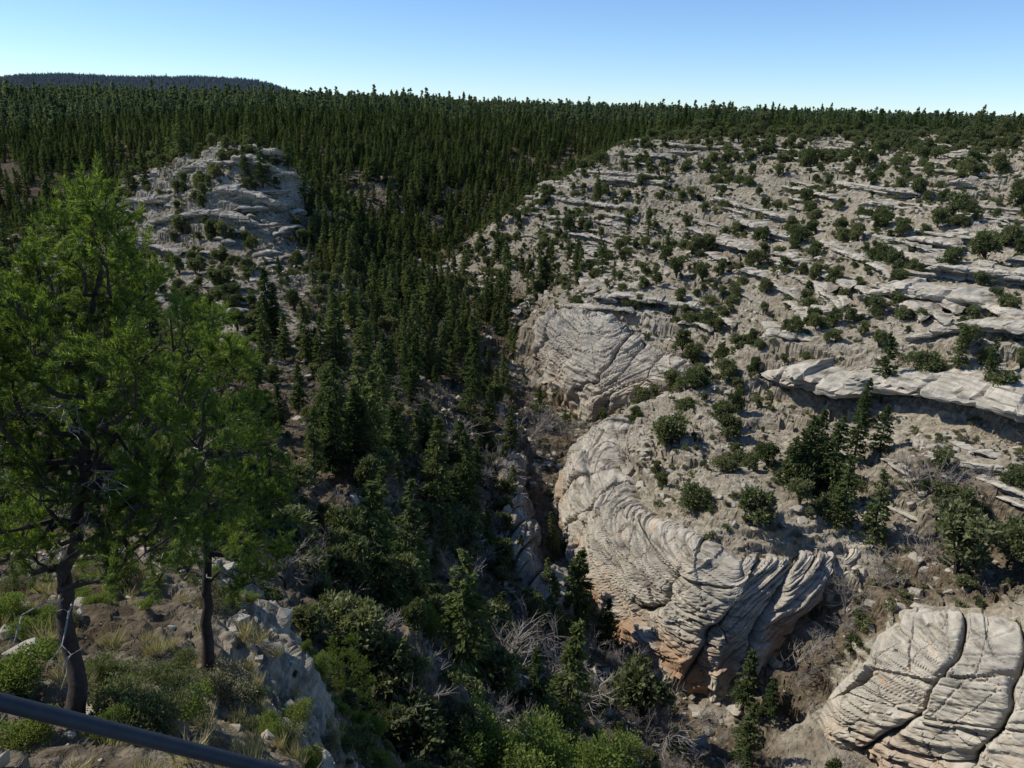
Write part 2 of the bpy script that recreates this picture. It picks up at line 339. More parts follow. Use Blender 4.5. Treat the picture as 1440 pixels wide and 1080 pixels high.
Q=np.stack([idx[:-1,:-1],idx[:-1,1:],idx[1:,1:],idx[1:,:-1]],-1).reshape(-1,4)
V=np.stack([X,Y,Z],-1).reshape(-1,3)
ground=mk('canyon_terrain',V,Q,mats=[GM],smooth=False)
setatt(ground,rock=rock,litter=brown,conifer=con,crack=0*con,ochre=0*con)
# ------------------------------------------------------------------ sandstone cliffs
def wall(base,top,sp,amp,seed,lean=.35,step=.22,nv=120,ochre=1.,rk=1.,lt=0.,blk=0.):
    b_=np.array([P(*p) for p in base]); t_=np.array([P(*p) for p in top])
    sg=np.linalg.norm(np.diff((b_+t_)/2,axis=0)[:,:2],axis=1); cs=np.concatenate([[0],np.cumsum(sg)]); Lt=cs[-1]; nu=int(Lt/step)
    s=np.linspace(0,Lt,nu); kk=np.hanning(max(5,int(5/step)|1)); kk/=kk.sum(); hk=len(kk)//2
    ip=lambda q:np.convolve(np.pad(np.interp(s,cs,q),hk,'reflect',reflect_type='odd'),kk,'valid')
    b=np.stack([ip(b_[:,i]) for i in range(3)],1); t=np.stack([ip(t_[:,i]) for i in range(3)],1)
    v=np.linspace(0,1,nv); th=np.clip(v/.8,0,1)*np.pi/2; H=np.sin(th)**.9; G=(1-np.cos(th))**1.0; ex=np.clip((v-.8)/.2,0,1)
    Sx=s[:,None]+0*v[None]
    dirn=t[:,:2]-b[:,:2]; dirn/=np.linalg.norm(dirn,axis=1)[:,None]+1e-6
    xx=b[:,0,None]*(1-G)+t[:,0,None]*G+dirn[:,0,None]*ex*6; yy=b[:,1,None]*(1-G)+t[:,1,None]*G+dirn[:,1,None]*ex*6
    zz=b[:,2,None]*(1-H)+t[:,2,None]*H-2.5*ex**1.5-3*np.clip(1-v/.06,0,1)
    def nn():
        n_=nrm([np.gradient(q,axis=0) for q in (xx,yy,zz)],[np.gradient(q,axis=1) for q in (xx,yy,zz)])
        if (n_[nu//2,:nv//2,0]*-dirn[nu//2,0]+n_[nu//2,:nv//2,1]*-dirn[nu//2,1]).mean()<0: n_=-n_
        return np.stack([box(n_[...,i],5) for i in range(3)],-1)
    n_=nn(); hh_=zz-b[:,2,None]
    def joints(lean_,sp_,sd_,wb):
        ph=(Sx-lean_*hh_+wb*vn(Sx/8+sd_,hh_/6,0*Sx)+.7*vn(Sx/2.2,hh_/2.2,0*Sx+sd_))/sp_+.75*vn(Sx/(2.6*sp_)+sd_,0*Sx,0*Sx)
        ki=np.floor(ph); fr=ph-ki; return ki,fr,np.minimum(fr,1-fr)*sp_
    ki,fr,dj=joints(lean,sp,seed,1.6)
    on1=sm(-.45,0.,vn(ki*3.3+seed,hh_/6,Sx/15))
    hk_=cell(ki+seed*3,0*ki,0*ki)
    d=-amp*.8*on1*np.clip(1-dj/1.1,0,1)**2.2-amp*.45*on1*(1-sm(0,.40,dj))+hk_*amp*.6
    k2,f2,dj2=joints(-lean*1.3,sp*.6,seed+4,1.4); on2=sm(.05,.35,vn(Sx/6+seed,hh_/5,k2)); d-=amp*.30*on2*(1-sm(0,.40,dj2))
    d+=cell(k2+seed,ki,np.floor(hh_/4.5))*amp*.28*(.4+blk)
    k3,f3,dj3=joints(lean*1.8,sp*.33,seed+8,1.0); on3=sm(.1,.35,vn(Sx/5+seed,hh_/3,k3)); d-=amp*.16*on3*(1-sm(0,.25,dj3))
    tilt=.03+.34*(cell(ki+7+seed,np.floor(hh_/7+vn(Sx/11,hh_*0,0*Sx)),0*ki)*.5+.35)
    q=hh_*.9+Sx*tilt+1.1*vn(Sx/12,hh_/12,0*Sx+seed)
    def bd(h_,A_,sl,nt_=.35):
        qq=q/h_; fq=qq-np.floor(qq); return A_*beds(qq,Sx,hh_*.3,sl,.82)-A_*nt_*(1-sm(0,.14,np.minimum(fq,1-fq)))
    d+=bd(2.3,.75,9.,.5)+bd(.85,.42,6.,.6)+bd(.34,.17,4.,.5)
    qh=hh_+.8*vn(Sx/14,0*Sx,0*Sx+seed); fq=qh/4.6-np.floor(qh/4.6); d-=.85*(1-sm(0,.06,np.minimum(fq,1-fq)))*sm(-.35,.0,vn(Sx/8,np.floor(qh/4.6),0*Sx))
    d+=.6*beds(qh/4.6,Sx,0*Sx,6.,.9)
    lowm=(1-sm(.05,.28,H))[None]*sm(-.1,.4,vn(Sx/6+seed,0*Sx,0*Sx)); d-=1.6*lowm
    d+=fbm(xx,yy,zz,6,3)*.8+np.abs(fbm(xx,yy,zz,1.3,2))*.22
    cr_=np.clip(on1*(1-sm(0,.5,dj))+.5*on2*(1-sm(0,.35,dj2)),0,1)
    fade=1-sm(.84,1,v)[None]; d=d*fade
    ed=sm(0,5,Sx)*sm(0,5,Lt-Sx); d=d*ed-2.5*(1-ed)
    xx=xx+n_[...,0]*d; yy=yy+n_[...,1]*d; zz=zz+n_[...,2]*d
    id_=np.arange(nu*nv).reshape(nu,nv)
    ob=mk('sandstone_cliff',np.stack([xx,yy,zz],-1).reshape(-1,3),np.stack([id_[:-1,:-1],id_[1:,:-1],id_[1:,1:],id_[:-1,1:]],-1).reshape(-1,4),mats=[GM],smooth=False)
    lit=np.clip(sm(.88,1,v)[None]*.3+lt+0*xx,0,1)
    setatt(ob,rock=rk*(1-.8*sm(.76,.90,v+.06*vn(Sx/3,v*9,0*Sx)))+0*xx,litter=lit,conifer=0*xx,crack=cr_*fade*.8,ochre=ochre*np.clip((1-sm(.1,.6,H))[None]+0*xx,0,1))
wall(Bb,Bt,11.0,1.7,1.7,.45,.2,150,1.,1.,0.,.3)
wall(Ab,At,10.0,1.5,5.1,.6,.28,90,.4,1.,0.,.3)
wall(Cb,Ct,10.0,1.9,8.9,.5,.15,150,.5,1.,0.,1.)
wall(LWb[::-1],LWt[::-1],7.0,1.6,3.3,-.3,.25,80,.3,.8,.42)  # left slot wall, its shade painted in with the dark litter tone
# ------------------------------------------------------------------ rock ledges (overhanging limestone bands)
LV=[];LQ=[];LA=[];ln=0
PRO=np.array([(-2.6,.95),(-1.6,1.0),(-.8,1.03),(-.3,1.02),(.0,.97),(.18,.86),(.25,.70),(.24,.52),(.16,.38),(-.15,.30),(-.6,.22),(-.85,.05),(-.8,-.3),(-.4,-.6)])
pt=np.linspace(0,1,len(PRO))
def ledge(line,H,over=1.,seed=0.,sag=0.):
    global ln
    line=np.array(line,float); sg=np.linalg.norm(np.diff(line[:,:2],axis=0),axis=1); cs=np.concatenate([[0],np.cumsum(sg)]); Ltot=cs[-1]
    stp=max(.3,min(.6,H*.1)); nu=int(Ltot/stp)+2; nv=34
    s_=np.linspace(0,Ltot,nu); px=np.interp(s_,cs,line[:,0]); py=np.interp(s_,cs,line[:,1])
    if len(px)>9:
        kk=np.hanning(9);kk/=kk.sum(); px=np.convolve(np.pad(px,4,'edge'),kk,'valid'); py=np.convolve(np.pad(py,4,'edge'),kk,'valid')
    zt=hzv(px,py); 
    e_=1.5; gxx=(hzv(px+e_,py)-hzv(px-e_,py))/(2*e_); gyy=(hzv(px,py+e_)-hzv(px,py-e_))/(2*e_)
    m_=int(4/stp)+1; kk=np.ones(2*m_+1)/(2*m_+1)
    sx=np.convolve(np.pad(-gxx,m_,'edge'),kk,'valid'); sy=np.convolve(np.pad(-gyy,m_,'edge'),kk,'valid'); zt=np.convolve(np.pad(zt,m_,'edge'),kk,'valid')
    nn=np.hypot(sx,sy)+1e-6; sx/=nn; sy/=nn
    uu=s_/Ltot; Hu=H*np.clip(np.minimum(uu,1-uu)*Ltot/(2.2*H),0.02,1)**.6*(1+.30*vn(s_/(3*H)+seed,0*s_+seed,0*s_)); 
    Hu*=1+.16*cell(s_/(1.2*H)+seed,0*s_,0*s_+seed)
    v_=np.linspace(0,1,nv); po=np.interp(v_,pt,PRO[:,0]); ph=np.interp(v_,pt,PRO[:,1])
    o=po[None]*Hu[:,None]; o=np.where(o>-1.0*Hu[:,None],o*over,o); h=ph[None]*Hu[:,None]
    xx=px[:,None]+sx[:,None]*o; yy=py[:,None]+sy[:,None]*o; zz=zt[:,None]+h
    front=sm(.2,.35,v_)[None]
    jb=.24*Hu[:,None]*cell(s_[:,None]/(1.5*H)+seed,0*xx+seed,np.floor(zz/(.33*H)))
    off=front*(jb+beds(zz/(.22*H)+seed,xx,yy,3*H)*.24*H+beds(zz/(.08*H)+seed,xx,yy,2*H)*.07*H)+front*.22*H*vn(s_[:,None]/(1.6*H)+0*xx,0*xx+seed,0*xx)
    jn=np.abs(s_[:,None]/(1.5*H)+seed-np.round(s_[:,None]/(1.5*H)+seed))*1.5*H; off-=front*.25*H*(1-sm(0,.10*H,jn+0*xx))
    xx=xx+sx[:,None]*off; yy=yy+sy[:,None]*off; zz=zz+fbm(xx,yy,zz,1.6,2)*.16*min(H,2.5)
    id_=np.arange(nu*nv).reshape(nu,nv)+ln
    LV.append(np.stack([xx,yy,zz],-1).reshape(-1,3)); LQ.append(np.stack([id_[:-1,:-1],id_[1:,:-1],id_[1:,1:],id_[:-1,1:]],-1).reshape(-1,4))
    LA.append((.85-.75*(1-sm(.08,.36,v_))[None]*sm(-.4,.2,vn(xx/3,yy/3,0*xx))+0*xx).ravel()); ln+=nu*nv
def L3(pts): return [P(*p) for p in pts]
ledge(L3([(1062,525,171),(1090,548,166),(1130,565,161),(1185,585,154),(1225,572,152),(1265,568,149),(1345,588,141),(1440,612,131),(1560,640,124)]),6.8,1.6,1.3)
ledge(L3([(1060,470,181),(1100,480,177),(1150,486,172)]),2.6,1.2,2.3)
ledge(L3([(1265,500,162),(1340,505,156),(1440,520,148),(1520,530,144)]),3.4,1.5,5.3)
ledge(L3([(1200,425,189),(1240,418,186),(1290,432,180),(1375,438,170),(1400,445,168)]),4.4,1.9,3.7)
ledge(L3([(1260,640,128),(1330,645,124),(1440,660,118)]),1.8,1.,8.3)
ledge(L3([(240,262,318),(280,256,311),(330,252,306),(370,252,305),(402,258,309)]),4.0,1.,4.2)
ledge(L3([(170,290,318),(230,285,303),(300,282,293),(380,280,292),(410,285,300)]),3.2,1.,6.2)
ledge(L3([(330,222,312),(370,220,310),(410,224,314)]),3.5,1.,9.1)
ledge(L3([(200,320,295),(260,312,288),(330,312,280),(380,318,278)]),2.8,1.,11.1)
r2=np.random.default_rng(5)
def contour(x,y,L,stp=1.5):
    pts=[(x,y)]; sg=1 if r2.random()<.5 else -1
    for i in range(int(L/stp)):
        gx_=(hz(x+2,y)-hz(x-2,y)); gy_=(hz(x,y+2)-hz(x,y-2)); l_=math.hypot(gx_,gy_)+1e-6
        x+=-gy_/l_*stp*sg+.2*r2.normal(); y+=gx_/l_*stp*sg+.2*r2.normal(); pts.append((x,y))
    return [(p[0],p[1],0) for p in pts]
reg=[((700,1440),(200,470),130,(.7,2.5),(5,26)),((760,1440),(210,430),45,(1.1,2.8),(22,55)),((160,400),(225,440),70,(.8,2.2),(5,18)),((420,620),(180,330),10,(1.,2.),(6,16)),((1250,1440),(620,740),8,(.6,1.1),(5,12)),((690,960),(330,440),12,(.8,1.6),(6,18))]
for (xr,yr,nl,hr,lr_) in reg:
    for k in range(nl):
        q=hit(r2.uniform(*xr),r2.uniform(*yr))
        if q is None or q[1]>520: continue
        ledge(contour(q[0],q[1],r2.uniform(*lr_)),hr[0]+(hr[1]-hr[0])*r2.random()**1.8,r2.uniform(1.,1.8),k*1.7+.3)
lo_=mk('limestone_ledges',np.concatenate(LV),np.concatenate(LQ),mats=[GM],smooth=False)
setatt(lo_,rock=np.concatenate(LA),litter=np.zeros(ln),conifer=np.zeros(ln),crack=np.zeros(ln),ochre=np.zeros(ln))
print('ledges',time.time()-T0,ln)
class B:
    def __init__(s): s.V=[];s.Q=[];s.T=[];s.mq=[];s.mt=[];s.n=0
    def add(s,V,Q=None,T=None,mi=0):
        V=np.asarray(V); 
        if Q is not None and len(Q): s.Q.append(np.asarray(Q)+s.n); s.mq.append(np.full(len(Q),mi))
        if T is not None and len(T): s.T.append(np.asarray(T)+s.n); s.mt.append(np.full(len(T),mi))
        s.V.append(V); s.n+=len(V)
    def make(s,name,mats,link=True,smooth=False):
        c=lambda l,k:np.concatenate(l) if l else np.zeros((0,k),int)
        return mk(name,np.concatenate(s.V),c(s.Q,4),c(s.T,3),mats,np.concatenate(s.mq+s.mt),link,smooth)
def tube(b,pts,rad,sides=5,mi=0):
    pts=np.asarray(pts,float); rad=np.asarray(rad,float); k=len(pts)
    tg=np.gradient(pts,axis=0); tg/=np.linalg.norm(tg,axis=1)[:,None]+1e-9
    up=np.array([.31,.17,.93]) if abs(tg[0,2])<.8 else np.array([1,.1,0.])
    s1=np.cross(tg,up); s1/=np.linalg.norm(s1,axis=1)[:,None]+1e-9; s2=np.cross(tg,s1)
    an=np.arange(sides)*2*np.pi/sides
    V=pts[:,None]+rad[:,None,None]*(np.cos(an)[None,:,None]*s1[:,None]+np.sin(an)[None,:,None]*s2[:,None])
    id_=np.arange(k*sides).reshape(k,sides); nx=np.roll(id_,-1,1)
    b.add(V.reshape(-1,3),np.stack([id_[:-1],nx[:-1],nx[1:],id_[1:]],-1).reshape(-1,4),mi=mi)
def unit(v): return v/(np.linalg.norm(v,axis=-1,keepdims=True)+1e-9)
def blades(b,c,al,L,W,mi=0):
    n_=len(c); al=unit(al); sd=unit(np.cross(al,rng.normal(size=(n_,3)))); L=np.broadcast_to(L,(n_,))[:,None]; W=np.broadcast_to(W,(n_,))[:,None]
    V=np.stack([c-al*L/2,c+sd*W/2,c+al*L/2,c-sd*W/2],1).reshape(-1,3)
    b.add(V,np.arange(n_*4).reshape(-1,4),mi=mi)
def conifer(name,H,R,open_=1.,mat=None,dens=1.,bs=1.):
    b=B(); lean=rng.normal(size=2)*.02*H
    zz=np.linspace(0,1,6); tube(b,np.stack([lean[0]*zz**2,lean[1]*zz**2,-.8+zz*(H+.6)],1),.02*H*(1-zz*.93),5,0)
    nb=int(150*dens); t=.10+.90*rng.random(nb)**.95; 
    for ti in t:
        L=R*((1-ti)**.7)*(.5+.6*rng.random())+.25; a_=rng.random()*6.283
        z0=H*ti; k=int((6+L*9)*open_); s_=.12+.88*rng.random(k)**.7
        d=np.array([math.cos(a_),math.sin(a_),.25*ti-.16+.1*rng.normal()])
        lat=np.array([-d[1],d[0],0]); off=rng.normal(size=k)*.2*L*s_*(1.1-s_*.4)
        c=np.array([lean[0]*ti**2,lean[1]*ti**2,z0])+d*L*s_[:,None]+lat*off[:,None]+np.stack([0*s_,0*s_,-.1*L*s_**2+rng.normal(size=k)*.09],1)
        al=d+lat*(off*1.4/L)[:,None]+rng.normal(size=(k,3))*.35
        blades(b,c,al,(.45+.42*rng.random(k))*bs,(.2+.16*rng.random(k))*bs,1)
    return b.make(name,[M_bark,mat or M_con],False)
def bushy(name,H,R,nblob,nb,size,mat,trunk=True,flat=1.,spiky=.5,low=.22):
    b=B()
    for i in range(nblob):
        a_=rng.random()*6.283; rr_=R*.6*math.sqrt(rng.random()); zc=H*(low+.56*rng.random()*(1-.35*rr_/R))
        rad=R*(.38+.26*rng.random())*(1-.25*zc/H); c=np.array([rr_*math.cos(a_),rr_*math.sin(a_),zc])
        d=unit(rng.normal(size=(nb,3))); d[:,2]=np.where(d[:,2]<-.4,-d[:,2],d[:,2])
        f=(.5+.55*rng.random(nb)); f*=1+.22*np.sin(d[:,0]*5+i)*np.sin(d[:,1]*5+i*2)
        p=c+d*f[:,None]*rad*np.array([1,1,flat])
        p[:,2]=np.maximum(p[:,2],.08)
        blades(b,p,d*.8+rng.normal(size=(nb,3))*spiky+np.array([0,0,.35]),size*(.7+.7*rng.random(nb)),size*.5*(.7+.6*rng.random(nb)),1)
        if trunk:
            s_=np.linspace(0,1,5)[:,None]; p0=np.array([rng.normal()*.1,rng.normal()*.1,-.3])
            pts=p0*(1-s_)+c*s_; pts[:,:2]*=(s_**.7); tube(b,pts,np.linspace(.02*H,.006*H,5),4,0)
    return b.make(name,[M_bark,mat],False)
def bare(name,H,n0=7,thick=1.,mat=None):
    b=B()
    def grow(p,d,L,r_,lev):
        k=4; pts=[p]; dd=d.copy()
        for i in range(k-1):
            dd=unit(dd+rng.normal(size=3)*.16+np.array([0,0,.05])); pts.append(pts[-1]+dd*L/(k-1))
        tube(b,pts,np.linspace(r_,r_*.45,k),3,0)
        if lev>0:
            for j in range(rng.integers(5,8)):
                q_=pts[rng.integers(1,k)]; grow(q_,unit(dd+rng.normal(size=3)*.55),L*.55*(.7+.5*rng.random()),r_*.6,lev-1)
    for i in range(n0):
        a_=rng.random()*6.283; grow(np.array([.1*math.cos(a_),.1*math.sin(a_),-.2]),unit(np.array([math.cos(a_)*.55,math.sin(a_)*.55,1.])),H*.6,.010*H*thick,2)
    return b.make(name,[mat or M_twig],False)
def rockmesh(name,sx,sy,sz):
    bm=bmesh.new()
    for i in range(18):
        v=rng.random(3)*2-1; v=np.sign(v)*np.abs(v)**.45
        bm.verts.new((v[0]*sx,v[1]*sy,v[2]*sz))
    bmesh.ops.convex_hull(bm,input=bm.verts)
    for v in [v for v in bm.verts if not v.link_faces]: bm.verts.remove(v)
    bmesh.ops.bevel(bm,geom=list(bm.edges),offset=.05*sx,segments=1,affect='EDGES')
    me=bpy.data.meshes.new(name); bm.to_mesh(me); bm.free(); me.materials.append(M_rock)
    return bpy.data.objects.new(name,me)
def grass(name):
    b=B(); n_=70; a_=rng.random(n_)*6.283; d=np.stack([np.cos(a_)*.45,np.sin(a_)*.45,.6+.6*rng.random(n_)],1); L=.22+.22*rng.random(n_)
    blades(b,unit(d)*L[:,None]*.5+rng.normal(size=(n_,3))*np.array([.04,.04,0]),d,L,.011,0)
    return b.make(name,[M_grass],False)
def coll(name,obs):
    c=bpy.data.collections.new(name)
    for o in obs: c.objects.link(o)
    return c
def scatter(name,pts,rot,scl,col_,nvar,ix=None):
    pts=np.asarray(pts,np.float32); n_=len(pts)
    me=bpy.data.meshes.new(name); me.vertices.add(n_); me.vertices.foreach_set('co',pts.ravel())
    A_=me.attributes.new('rot','FLOAT_VECTOR','POINT'); A_.data.foreach_set('vector',np.asarray(rot,np.float32).ravel())
    A_=me.attributes.new('scl','FLOAT_VECTOR','POINT'); A_.data.foreach_set('vector',np.asarray(scl,np.float32).ravel())
    A_=me.attributes.new('idx','INT','POINT'); A_.data.foreach_set('value',(rng.integers(0,nvar,n_) if ix is None else ix).astype(np.int32))
    ob=bpy.data.objects.new(name,me); scene.collection.objects.link(ob)
    ng=bpy.data.node_groups.new(name+'_nodes','GeometryNodeTree')
    ng.interface.new_socket('Geometry',in_out='INPUT',socket_type='NodeSocketGeometry'); ng.interface.new_socket('Geometry',in_out='OUTPUT',socket_type='NodeSocketGeometry')
    gi=ng.nodes.new('NodeGroupInput'); go=ng.nodes.new('NodeGroupOutput'); ip=ng.nodes.new('GeometryNodeInstanceOnPoints'); ci=ng.nodes.new('GeometryNodeCollectionInfo')
    ci.inputs['Collection'].default_value=col_; ci.inputs['Separate Children'].default_value=True; ci.inputs['Reset Children'].default_value=True
    def na(nm,dt):
        x_=ng.nodes.new('GeometryNodeInputNamedAttribute'); x_.data_type=dt; x_.inputs['Name'].default_value=nm; return x_.outputs['Attribute']
    er=ng.nodes.new('FunctionNodeEulerToRotation'); L=ng.links.new
    L(gi.outputs[0],ip.inputs['Points']); L(ci.outputs[0],ip.inputs['Instance']); ip.inputs['Pick Instance'].default_value=True
    L(na('idx','INT'),ip.inputs['Instance Index']); L(na('rot','FLOAT_VECTOR'),er.inputs[0]); L(er.outputs[0],ip.inputs['Rotation']); L(na('scl','FLOAT_VECTOR'),ip.inputs['Scale'])
    L(ip.outputs[0],go.inputs[0])
    md_=ob.modifiers.new('instances','NODES'); md_.node_group=ng
    print(name,n_)
    return ob
def zrot(n_,tilt=.04): return np.stack([rng.normal(size=n_)*tilt,rng.normal(size=n_)*tilt,rng.random(n_)*6.283],1)
def sc3(n_,lo,hi,wv=.12,pw=1.):
    s_=(lo+(hi-lo)*rng.random(n_)**pw)[:,None]; return s_*(1+wv*rng.normal(size=(n_,1)))*np.stack([np.ones(n_),np.ones(n_),1+wv*rng.normal(size=n_)],1)
c_con=coll('conifer_variants',[conifer('conifer_a',14,3.3,.8),conifer('conifer_b',14,2.8,.8),conifer('conifer_c',14,3.8,.7),conifer('conifer_d',14,3.0,.9),conifer('conifer_e',14,2.6,.7)])
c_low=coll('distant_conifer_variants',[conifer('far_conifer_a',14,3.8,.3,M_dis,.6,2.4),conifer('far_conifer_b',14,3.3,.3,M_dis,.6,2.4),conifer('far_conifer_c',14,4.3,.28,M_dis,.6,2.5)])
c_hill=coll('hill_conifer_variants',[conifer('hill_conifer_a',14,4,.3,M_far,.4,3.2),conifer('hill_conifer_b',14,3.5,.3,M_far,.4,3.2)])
c_jun=coll('juniper_variants',[bushy('juniper_a',4.6,2.0,9,330,.38,M_jun),bushy('juniper_b',3.6,2.3,9,330,.36,M_jun),bushy('juniper_c',5.6,1.9,10,330,.38,M_jun),bushy('juniper_d',4.2,1.6,8,330,.34,M_jun,low=.15)])
c_scrub=coll('scrub_variants',[bushy('scrub_a',.8,.6,4,80,.17,M_dry,False),bushy('scrub_b',.7,.7,4,80,.17,M_jun,False),bushy('scrub_c',1.1,.7,5,80,.18,M_dry,False),bushy('scrub_d',1.2,.9,5,90,.2,M_jun,False)])
c_bare=coll('bare_shrub_variants',[bare('bare_shrub_a',3.2),bare('bare_shrub_b',3.8,6),bare('bare_shrub_c',2.8,8)])
c_rock=coll('rubble_variants',[rockmesh('rubble_%d'%i,1,.6+.4*rng.random(),.35+.35*rng.random()) for i in range(6)])
c_grass=coll('grass_variants',[grass('grass_a'),grass('grass_b'),grass('grass_c')])
c_ns=coll('near_shrub_variants',[bushy('near_shrub_a',1.2,.7,9,900,.055,M_oak,True),bushy('near_shrub_b',1.1,.75,9,900,.05,M_jun,True),bushy('near_shrub_c',.9,.7,8,700,.05,M_dry,True)])
# ------------------------------------------------------------------ scattering
cX,cY,cZ=[(q[:-1,:-1]) for q in (X,Y,Z)]
e1=np.stack([X[1:,:-1]-cX,Y[1:,:-1]-cY],-1); e2=np.stack([X[:-1,1:]-cX,Y[:-1,1:]-cY],-1)
parea=np.abs(e1[...,0]*e2[...,1]-e1[...,1]*e2[...,0])
fnz=np.abs(nrm([np.gradient(q,axis=0) for q in (X,Y,Z)],[np.gradient(q,axis=1) for q in (X,Y,Z)])[...,2])[:-1,:-1]
bnz=1-steep[:-1,:-1]
Rc=Rf[:-1,:-1]; cl=lambda q:q[:-1,:-1]
def sample(dens):
    lam=dens*parea; k=rng.poisson(np.clip(lam,0,60)); j,i=np.nonzero(k); rep=k[j,i]; j=np.repeat(j,rep); i=np.repeat(i,rep)
    u_=rng.random(len(j)); v_=rng.random(len(j))
    p=[ (q[j,i]*(1-u_)+q[j+1,i]*u_)*(1-v_)+(q[j,i+1]*(1-u_)+q[j+1,i+1]*u_)*v_ for q in (X,Y,Z)]
    return np.stack(p,1)
pn=vn(X/22,Y/22,Z/60)[:-1,:-1]; pn2=vn(X/7,Y/7,Z/30)[:-1,:-1]; pn3=vn(X/90,Y/90,0*Z)[:-1,:-1]
flat=sm(.35,.6,bnz)*sm(.1,.3,fnz)
rk=cl(rockm)
near=sm(45,70,Rc)
d=.072*np.clip(cl(con),0,1)**1.4*np.clip(.72+1.0*pn,.2,1.6)*flat*(1-.7*rk)*near*(Rc<750)
p=sample(d); scatter('conifer_forest',p,zrot(len(p)),sc3(len(p),.30,1.2,.12,1.3),c_con,5)
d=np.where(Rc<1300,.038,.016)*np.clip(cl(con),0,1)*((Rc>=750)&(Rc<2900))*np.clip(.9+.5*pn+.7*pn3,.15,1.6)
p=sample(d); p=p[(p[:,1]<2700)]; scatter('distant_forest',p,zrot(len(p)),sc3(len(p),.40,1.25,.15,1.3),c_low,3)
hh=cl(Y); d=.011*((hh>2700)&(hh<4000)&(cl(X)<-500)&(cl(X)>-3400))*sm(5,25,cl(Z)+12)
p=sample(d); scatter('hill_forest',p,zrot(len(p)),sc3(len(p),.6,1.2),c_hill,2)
d=.102*np.clip(cl(jun),0,1)*np.clip(.5+.6*pn+.8*pn2,.03,2)*flat*(1-.85*rk)*near*(Rc<700)
p=sample(d); scatter('juniper_woodland',p,zrot(len(p),.08),sc3(len(p),.35,1.45,.15,1.4),c_jun,4)
d=.20*(1-.6*cl(con))*flat*(1-.8*rk)*near*(Rc<480)*np.clip(.6+pn2,.1,2)
p=sample(d); scatter('slope_scrub',p,zrot(len(p),.1),sc3(len(p),.5,1.5,.2),c_scrub,4)
d=.12*np.clip(cl(brown)-.3,0,1)*flat*sm(30,45,Rc)*(Rc<330)*np.clip(.6+pn,0.1,2)*(1-.5*rk)
p=sample(d); scatter('bare_shrubs',p,zrot(len(p),.1),sc3(len(p),.4,1.25,.15),c_bare,3)
d=.24*(1-.8*np.clip(cl(con),0,1))*sm(.1,.4,fnz)*(1-.9*rk)*sm(30,60,Rc)*(Rc<430)*np.clip(.6+1.2*pn2,.05,2)
p=sample(d); s_=(.18+.35*rng.random(len(p))**3*3.0)[:,None]*(1+.25*rng.normal(size=(len(p),3))); scatter('slope_rubble',p,zrot(len(p),.25),np.abs(s_),c_rock,6)
d=5.5*(Rc<34)*sm(.2,.5,fnz)*np.clip(.5+pn2,.2,1.5)*(Rc>3)
p=sample(d); s_=(.03+.22*rng.random(len(p))**4)[:,None]*(1+.2*rng.normal(size=(len(p),3))); scatter('trailside_rocks',p,zrot(len(p),.3),np.abs(s_),c_rock,6)
d=4.0*(Rc<34)*sm(.3,.5,fnz)*np.clip(.25+1.5*vn(X/2.2,Y/2.2,Z)[:-1,:-1],0.03,1.5)*(1-.7*rk)*(Rc>3)
p=sample(d); scatter('dry_grass',p,zrot(len(p),.1),sc3(len(p),.6,1.3,.2),c_grass,3)
edge=((cl(X)>-7.5)&(Rc<36)&(Rc>15))
d=(.40+.6*edge)*((Rc<75)&(Rc>24))*sm(.05,.3,fnz)*(1-.6*rk)*np.clip(.5+pn2,0,2)
p=sample(d); scatter('hillside_scrub',p,zrot(len(p),.1),sc3(len(p),.3,1.2,.2),c_scrub,4)
d=(.75+.7*edge)*((Rc<30)&(Rc>9.5))*sm(.05,.3,fnz)*np.clip(.55+pn2+.8*vn(X/2.5,Y/2.5,Z)[:-1,:-1],0,2)
p=sample(d); scatter('trailside_shrubs',p,zrot(len(p),.1),sc3(len(p),.22,.95,.2,1.5),c_ns,3)
d=(.11+.12*edge)*((Rc<80)&(Rc>20))*((Rc>27)|edge)*sm(.05,.2,fnz)*(1-.7*rk)*np.clip(.8+pn2,0,2)*(np.arctan2(cl(X),cl(Y))<.35)
p=sample(d); scatter('wall_junipers',p,zrot(len(p),.1),sc3(len(p),.2,.62,.2),c_jun,4)
print('scatter',time.time()-T0)
# ------------------------------------------------------------------ individual trees standing in the photograph
def put(kind,name,px,py,hpx,wf=1.):
    q=hit(px,py)
    if q is None: return
    dist=math.sqrt(sum(v*v for v in q)); H=hpx*dist/F/ .93
    src=kind[0].objects[int(rng.integers(0,len(kind[0].objects)))]
    ob=bpy.data.objects.new(name,src.data); s0=H/kind[1]; ob.scale=(s0*wf,s0*wf,s0); ob.location=(q[0],q[1],q[2]-.3); ob.rotation_euler=(0,0,rng.random()*6.28)
    scene.collection.objects.link(ob)
CO=(c_con,14.); JU=(c_jun,4.6); BA=(c_bare,3.4)
for t in [(1130,690,100),(1165,705,110),(1180,745,95),(1225,765,95),(1235,640,65),(1200,650,80),(1105,690,75),(1150,650,70),(1045,995,80),(1080,1005,55),(852,915,75),(718,640,70),(708,560,60),(1345,520,50),(1240,560,80),(1390,530,45),(1210,600,60),(560,640,90),(500,640,100),(540,560,90),(600,640,80),(370,260,50),(345,250,35)]:
    put(CO,'conifer_tree',*t,1.1)
for t in [(940,632,52),(905,1010,90),(980,715,50),(1060,745,60),(1345,800,80),(1430,780,60),(1300,525,42),(965,580,30),(1015,600,36),(893,595,32),(1400,565,55),(1330,380,40),(1385,370,40),(1240,370,35),(640,750,60),(640,700,60),(560,850,70),(620,890,60),(700,900,60),(1170,400,35),(960,490,40),(1480,650,70),(500,930,90),(540,980,90),(570,1040,100),(470,880,70)]:
    put(JU,'juniper_tree',*t,1.1)
